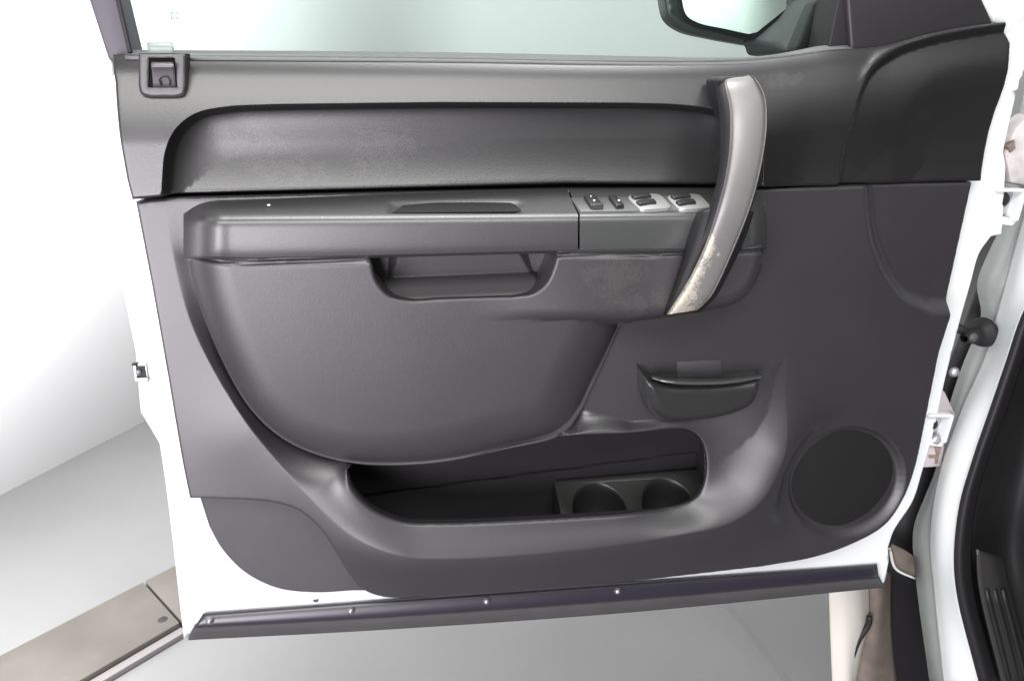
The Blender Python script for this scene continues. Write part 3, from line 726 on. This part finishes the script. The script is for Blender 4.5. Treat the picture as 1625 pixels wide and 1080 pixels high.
loft('handle_body', [brow(bl, 0), brow(b2l, 0.012), brow(b2l, -.0), brow(b2r, .0), brow(b2r, .012), brow(br, 0)], m_blk, hdl, 60, 4, .002, None, False)
# end mounts
prism('handle_mount', [(1142, 125, .088), (1152, 122, .090), (1194, 120, .090), (1212, 140, .088), (1214, 176, .07), (1190, 190, .06), (1156, 200, .06), (1146, 185, .07)], m_blk, hdl, .045, .005)
loft('handle_shroud', [[(1108, 338, .101), (1096, 370, .106), (1082, 420, .103), (1066, 470, .1), (1055, 500, .092)], [(1126, 332, .122), (1112, 372, .124), (1092, 425, .117), (1074, 468, .112), (1060, 498, .104)], [(1190, 335, .122), (1176, 380, .124), (1152, 430, .117), (1134, 468, .11), (1110, 494, .104)], [(1194, 335, .108), (1179, 380, .108), (1155, 430, .104), (1133, 470, .100), (1108, 494, .094)]], m_blk, hdl, 30, 4, .002, None, False)

# --- lock button upper left
lkb = empty('lock_bezel', P(257, 120, .05), parent=door)
def rr(pts, h, n=5): return [(p[0], p[1], h) for p in spline(pts, True, n)]
fo = mixed([[(222, 86, .049), (222, 135, .0495)], ['s', (222, 135, .0495), (226, 147, .0495), (238, 152, .0495)], [(280, 152, .0495)], ['s', (280, 152, .0495), (290, 148, .0495), (293, 137, .0495)], [(293, 86, .049)]])
fi = [(236, 92, .049), (277, 92, .049), (281, 139, .049), (235, 139, .049)]
og = [P(*p) for p in fo]
grv = mixed([[(220, 85, .0468), (220, 136, .0468)], ['s', (220, 136, .0468), (224, 149, .0468), (237, 154.5, .0468)], [(281, 154.5, .0468)], ['s', (281, 154.5, .0468), (292, 150, .0468), (295.5, 137, .0468)], [(295.5, 85, .0468)]])
prism('bezel_gap', grv, m_blk, lkb, .03, 0)
fx = [(p[0], p[2]) for p in og]; hx = XZ(fi)
heightfield('bezel_frame', fx, lambda X, Z: .050+0*X, mat('bezel_plastic', (.075, .073, .075), .42, .6), lkb, .003, holes=[hx], back=.03, er=.0015, offd=(.0007, .0016))
prism('button_slot', [(234, 90, .0472), (279, 90, .0472), (283, 141, .0472), (233, 141, .0472)], m_back, lkb, .03, 0)
loft('lock_button', [[(241, 98, .048), (274, 98, .048)], [(240, 101, .056), (275, 101, .056)], [(240, 106, .059), (276, 106, .059)], [(241, 112, .055), (277, 112, .055)], [(243, 139, .0475), (279, 139, .0475)]], mat('lock_button_plastic', (.085, .08, .085), .35, .6), lkb, 10, 4, .002)
lb = [(253, 124, .0535), (258, 121, .0542), (266, 122, .0542), (270, 128, .053), (270, 137, .0500), (256, 137, .0500)]
loft('button_emblem', [spline([(255, 137, .0505), (252, 126, .0535), (258, 121.5, .0548), (266, 122, .0548), (270.5, 128, .0535), (270, 137, .0505)], False, 4), spline([(257, 136, .0507), (254, 127, .0538), (259, 123, .055), (265, 123.5, .055), (268.7, 129, .0538), (268.3, 136, .0507)], False, 4)], m_blk, lkb, 30, 1, .0008, None, False)
loft('lock_reflection', [[(234, 67, .030), (273, 67, .030)], [(233, 70, .036), (274, 70, .036)], [(235, 84, .040), (276, 84, .040)], [(236, 91, .038), (278, 91, .038)]], mat('pale_lock_reflection', (.20, .23, .215), .35, .5), lkb, 8, 3, .003)  # pale solid standing in for the lock's reflection in the glass

# --- latch on the rear edge
lt = empty('door_latch', P(224, 592, 0), parent=door)
prism('latch_plate', [(211, 577, .003), (232, 577, .003), (236, 606, .003), (214, 606, .003)], m_metal, lt, -.004, .0006)
prism('latch_slot', [(215, 580, .0036), (230, 580, .0036), (232.5, 598, .0036), (217, 599, .0036)], m_blk, lt, -.002, 0)
prism('latch_tongue', [(209, 577, .006), (217, 577, .006), (217, 581, .006), (209, 580, .006)], m_blk, lt, 0, .0004)
prism('latch_tongue', [(213, 600, .006), (234, 599.5, .006), (235, 605, .006), (217, 606, .006)], m_metal, lt, 0, .0005)
lathe('latch_pin', [(0, .004), (.003, .003), (.0032, 0)], P(220, 590, .004), (0, -1, 0), m_bright, lt, 16)

# --- bottom seal strip with screws
seal = loft('sill_strip', [[(323, 972, .003), (600, 952, .003), (1000, 923, .003), (1392, 894, .003)], [(321, 975, .007), (600, 955, .007), (1000, 926, .007), (1392, 897, .007)], [(310, 993, .013), (600, 976, .013), (1000, 948, .013), (1394, 912, .013)], [(308, 996, .010), (600, 980, .010), (1000, 952, .010), (1395, 916, .010)]], m_purple, door, 120, 4, .003)
lip = loft('rubber_lip', [[(308, 993, .007), (600, 978, .007), (1000, 951, .007), (1396, 915, .007)], [(303, 1004, .004), (600, 990, .004), (1000, 961, .004), (1400, 924, .004)], [(298, 1015, -.006), (600, 999, -.006), (1000, 971, -.006), (1408, 931, -.006)]], m_lip, door, 120, 4, .004)
for u, v in ((333, 984), (557, 968), (772, 953), (980, 937)):
    q = P(u, v, .0125)
    lathe('screw', [(0, .005), (.002, .0046), (.0042, .003), (.0052, .0008), (.0054, 0)], q, (0, -1, .1), m_screw, seal, 20)
prism('drain_plug', [(496, 952, .002), (506, 951, .002), (504, 955, .002), (498, 955, .002)], m_lip, door, 0, .0004)
lathe('dust_mark', [(0, .0012), (.0016, .0008), (.0018, 0)], P(427, 327, ah(427, 327))+np.array([0, -.001, .001]), (0, -.3, 1), mat('white_speck', (.8, .8, .8), .6), arm, 10)

# ================================================================== TRUCK BODY at the right
# black gap / weatherstrip behind
loft('jamb_gap', [[(1600, 350, -.10), (1560, 430, -.10), (1520, 540, -.10), (1470, 660, -.10), (1440, 770, -.10), (1400, 850, -.10), (1398, 900, -.10)], [(1640, 350, -.10), (1610, 430, -.10), (1590, 560, -.10), (1540, 660, -.10), (1510, 760, -.10), (1480, 850, -.10), (1480, 950, -.10)]], m_rub, body, 50, 2, .004)
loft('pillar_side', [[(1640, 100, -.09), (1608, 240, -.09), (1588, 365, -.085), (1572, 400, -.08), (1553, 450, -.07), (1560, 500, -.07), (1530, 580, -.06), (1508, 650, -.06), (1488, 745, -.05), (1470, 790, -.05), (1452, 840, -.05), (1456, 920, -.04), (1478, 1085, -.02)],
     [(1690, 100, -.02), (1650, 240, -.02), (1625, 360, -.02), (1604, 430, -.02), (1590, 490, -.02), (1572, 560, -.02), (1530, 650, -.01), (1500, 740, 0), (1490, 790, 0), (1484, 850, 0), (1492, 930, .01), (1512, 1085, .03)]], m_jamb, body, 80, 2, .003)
loft('hinge_pillar', [[(1675, 160, -.02), (1640, 300, -.02), (1612, 400, -.018), (1590, 480, -.018), (1566, 565, -.015), (1530, 645, -.008), (1498, 735, .002), (1484, 795, .005), (1478, 860, .008), (1484, 930, .012), (1500, 1085, .035)],
     [(1685, 160, .01), (1652, 300, .01), (1626, 410, .01), (1604, 490, .012), (1580, 570, .015), (1543, 650, .02), (1510, 740, .03), (1496, 800, .035), (1490, 865, .038), (1497, 935, .04), (1515, 1085, .065)],
     [(1740, 160, .05), (1705, 300, .05), (1680, 400, .05), (1625, 500, .05), (1601, 570, .05), (1572, 655, .055), (1548, 725, .06), (1526, 800, .065), (1517, 880, .07), (1521, 940, .075), (1557, 1085, .10)]], m_white, body, 90, 6, .003)
loft('door_weatherstrip', [[(1738, 160, .055), (1700, 300, .055), (1676, 400, .055), (1623, 500, .055), (1599, 570, .055), (1570, 655, .06), (1546, 725, .065), (1524, 800, .07), (1515, 880, .075), (1519, 940, .08), (1555, 1085, .105)],
     [(1746, 160, .062), (1712, 300, .062), (1690, 400, .062), (1634, 500, .062), (1610, 570, .062), (1581, 655, .067), (1556, 725, .072), (1535, 800, .077), (1526, 880, .082), (1531, 940, .087), (1570, 1085, .112)],
     [(1754, 160, .03), (1720, 300, .03), (1700, 400, .03), (1646, 500, .03), (1622, 570, .03), (1594, 655, .03), (1568, 725, .03), (1547, 800, .04), (1540, 880, .045), (1545, 940, .05), (1586, 1085, .07)]], m_rub, body, 70, 5, .002)
# dark cabin: side kick panel, floor sill scuff plate
loft('kick_panel', [[(1640, 470, .03), (1610, 570, .02), (1585, 655, .02), (1560, 725, .02), (1540, 800, .03), (1533, 880, .035), (1538, 940, .04), (1575, 1090, .06)], [(1720, 470, -.02), (1660, 570, -.04), (1640, 655, -.05), (1620, 725, -.05), (1600, 800, -.05), (1590, 860, -.05), (1600, 940, -.03), (1640, 1090, 0)], [(1800, 470, .1), (1760, 570, .1), (1750, 655, .1), (1740, 725, .1), (1730, 800, .1), (1725, 880, .1), (1730, 940, .1), (1760, 1090, .12)]], m_int, body, 50, 5, .003)
loft('sill_scuff_plate', [[(1548, 870, .06), (1552, 930, .065), (1590, 1090, .09)], [(1575, 880, .05), (1585, 935, .055), (1625, 1090, .08)], [(1590, 885, .02), (1602, 940, .03), (1645, 1090, .06)]], mat('grey_scuff_plate', (.035, .034, .034), .35, .6), body, 24, 5, .003)
for k in range(3):
    loft('scuff_rib', [[(1562+k*13, 935, .066-k*.004), (1602+k*13, 1090, .09-k*.004)], [(1565+k*13, 934, .068-k*.004), (1605+k*13, 1090, .092-k*.004)], [(1568+k*13, 933, .062-k*.004), (1608+k*13, 1090, .086-k*.004)]], m_int, body, 8, 3, .002)
# cabin mass beyond frame on the right: seat base and side, real dark volume of the truck
def box(name, c, s, rz, m, par, bev=.02):
    V = [Vector((x*s[0]/2, y*s[1]/2, z*s[2]/2)) for x in (-1, 1) for y in (-1, 1) for z in (-1, 1)]
    Rm = Matrix.Rotation(rz, 4, 'Z'); V = [Rm @ p+Vector(c) for p in V]
    o = link(name, V, [(0, 1, 3, 2), (4, 6, 7, 5), (0, 4, 5, 1), (2, 3, 7, 6), (0, 2, 6, 4), (1, 5, 7, 3)], m, par, True)
    if bev: b = o.modifiers.new('b', 'BEVEL'); b.width = bev; b.segments = 3; b.limit_method = 'ANGLE'
    return o
box('seat_cushion', (1.75, -1.15, .85), (.6, .6, .22), -.15, m_int, body, .06)
box('seat_backrest', (1.75, -1.55, 1.3), (.6, .18, .8), -.15, m_int, body, .06)
box('cabin_floor', (1.95, -.6, .52), (1.0, 2.0, .08), -.15, m_int, body)
box('cabin_far_side', (2.45, -.7, 1.2), (.08, 2.4, 1.5), -.15, m_int, body)
box('roof_panel', (1.9, -.9, 1.98), (1.1, 2.2, .06), -.15, m_white, body)

# hinges
def hinge(u, v, s=1.0, rust=False):
    hgo = empty('door_hinge', P(u, v, -.01), parent=body)
    a = [(-26, -4), (16, -12), (24, 6), (22, 60), (-14, 64), (-26, 56)]
    def Q(pts, h): return [(u+x*s, v+y*s, h) for x, y in pts]
    prism('hinge_leaf', Q([(-20, 2), (22, 4), (6, 46), (-26, 40)], -.012), m_metal, hgo, -.03, .002)
    prism('hinge_top', Q([(-22, 0), (26, 0), (24, 5), (-21, 5)], .006), m_white, hgo, -.03, .0015)
    prism('hinge_arm', Q([(20, 3), (27, 2), (12, 52), (4, 52)], .004), m_white, hgo, -.03, .0015)
    prism('hinge_foot', Q([(-27, 42), (4, 48), (10, 52), (2, 60), (-26, 56)], .0), m_white, hgo, -.03, .002)
    prism('hinge_slot', Q([(4, 10), (10, 10), (8, 22), (3, 22)], -.010), m_bright, hgo, -.02, .0005)
    c = P(u-17*s, v+17*s, -.006); r = .011*s
    lathe('hinge_pin', [(0, .006), (r*.6, .006), (r, .002), (r, -.02)], c, (-.3, -1, 0), m_rub, hgo, 20)
    return hgo
hinge(1605, 300, .98)
h2 = hinge(1492, 658, .86)
# lower bracket with rust stains under the second hinge
prism('hinge_bracket', [(1478, 625, -.005), (1490, 612, -.005), (1500, 622, -.005), (1518, 660, -.005), (1474, 658, -.005)], mat('pinkish_primer_bracket', (.36, .33, .335), .5, var=.15), h2, -.03, .002)
prism('hinge_plate', [(1467, 700, -.008), (1500, 706, -.008), (1494, 740, -.008), (1462, 742, -.008)], mat('pale_pink_bracket', (.45, .41, .41), .5), h2, -.03, .002)
prism('rust_stain', [(1474, 722, -.0068), (1490, 721, -.0068), (1488, 735, -.0068), (1484, 736, -.0068), (1484, 726, -.0068), (1475, 727, -.0068)], m_rust, h2, -.009, 0)
prism('rust_stain', [(1483, 706, -.0068), (1493, 709, -.0068), (1492, 720, -.0068), (1486, 721, -.0068)], m_rust, h2, -.009, 0)
lathe('hinge_bolt', [(0, .006), (.006, .006), (.0075, .003), (.009, 0)], P(1484, 697, -.004), (-.1, -1, .2), m_metal, h2, 6)
# stained bracket at upper right edge
prism('upper_bracket', [(1596, 245, -.01), (1612, 205, -.02), (1640, 180, -.02), (1650, 300, -.02), (1606, 290, -.01)], mat('stained_bracket', (.42, .39, .385), .5, var=.25, vscale=40), body, -.05, .003)
prism('rust_stain', [(1600, 232, -.0085), (1610, 222, -.0125), (1612, 236, -.0105), (1604, 242, -.009)], m_rust, body, -.02, 0)
# wiring boot
q0 = P(1518, 520, -.02); q1 = P(1540, 530, -.02); q2 = P(1560, 527, -.02)
lathe('rubber_boot', [(.006, -.045), (.010, -.03), (.013, -.024), (.010, -.018), (.013, -.010), (.021, -.005), (.023, .001), (.019, .005), (.0, .012)], q2, (.8, .25, .05), m_rub, body, 28)
tube('door_cable', [P(1500, 530, -.045), q0, q1, P(1552, 528, -.02)], .007, m_rub, body)
lathe('boot_clip', [(0, .005), (.006, .004), (.007, 0)], P(1544, 535, 0), (0, -1, 0), m_lip, body, 12)
lathe('jamb_bolt', [(0, .006), (.006, .005), (.008, 0)], P(1514, 590, -.03), (-.2, -1, 0), m_metal, body, 12)
# lower fender seen under the door, wheel arch
loft('fender_lower', [[(1316, 925, -.14), (1318, 990, -.14), (1322, 1095, -.13)], [(1340, 925, -.12), (1342, 990, -.12), (1346, 1095, -.11)], [(1362, 925, -.12), (1362, 1000, -.12), (1352, 1095, -.12)], [(1378, 925, -.14), (1376, 990, -.14), (1360, 1030, -.14)]], m_cream, body, 30, 5, .003)
loft('fender_liner', [[(1374, 925, -.145), (1372, 990, -.145), (1350, 1095, -.145)], [(1395, 925, -.13), (1390, 990, -.13), (1385, 1095, -.13)], [(1414, 880, -.15), (1414, 990, -.15), (1424, 1095, -.14)]], m_brown, body, 30, 5, .003)
tube('arch_lip', [P(1345, 1095, -.12), P(1350, 1050, -.12), P(1362, 1015, -.12), P(1378, 990, -.12), P(1380, 978, -.12)], .0055, m_rub, body)
prism('dark_lower_panel', [(1405, 880, -.16), (1470, 890, -.16), (1490, 1100, -.14), (1418, 1100, -.14)], m_rub, body, -.18, .003)  # dark panel filling the area beside the wheel arch
loft('bracket_flange', [[(1412, 868, -.05), (1420, 900, -.05), (1452, 916, -.05)], [(1416, 862, -.045), (1436, 872, -.045), (1455, 886, -.045)]], m_brown, body, 20, 2, .003)
tube('flange_edge', [P(1412, 870, -.045), P(1421, 901, -.045), P(1452, 917, -.045)], .0022, m_white, body)

# ------------------------------------------------------------------ three levels only: what belongs to the door hangs directly on it
def reparent(o, p):
    wl = parent_world(o); o.parent = p; o.matrix_parent_inverse = Matrix.Identity(4); o.location = wl-parent_world(p)
ren = {'symbol': 'switch_symbol'}
def level(o):
    n = 0
    while o.parent: n += 1; o = o.parent
    return n
for o in [o for o in bpy.data.objects if level(o) > 2]:
    a = o
    while level(a) > 1: a = a.parent
    reparent(o, a)
    k = o.name.split('.')[0]
    if k in ren: o.name = ren[k]
for o in [o for o in bpy.data.objects if o.type == 'EMPTY' and not o.children and o.parent]: bpy.data.objects.remove(o)
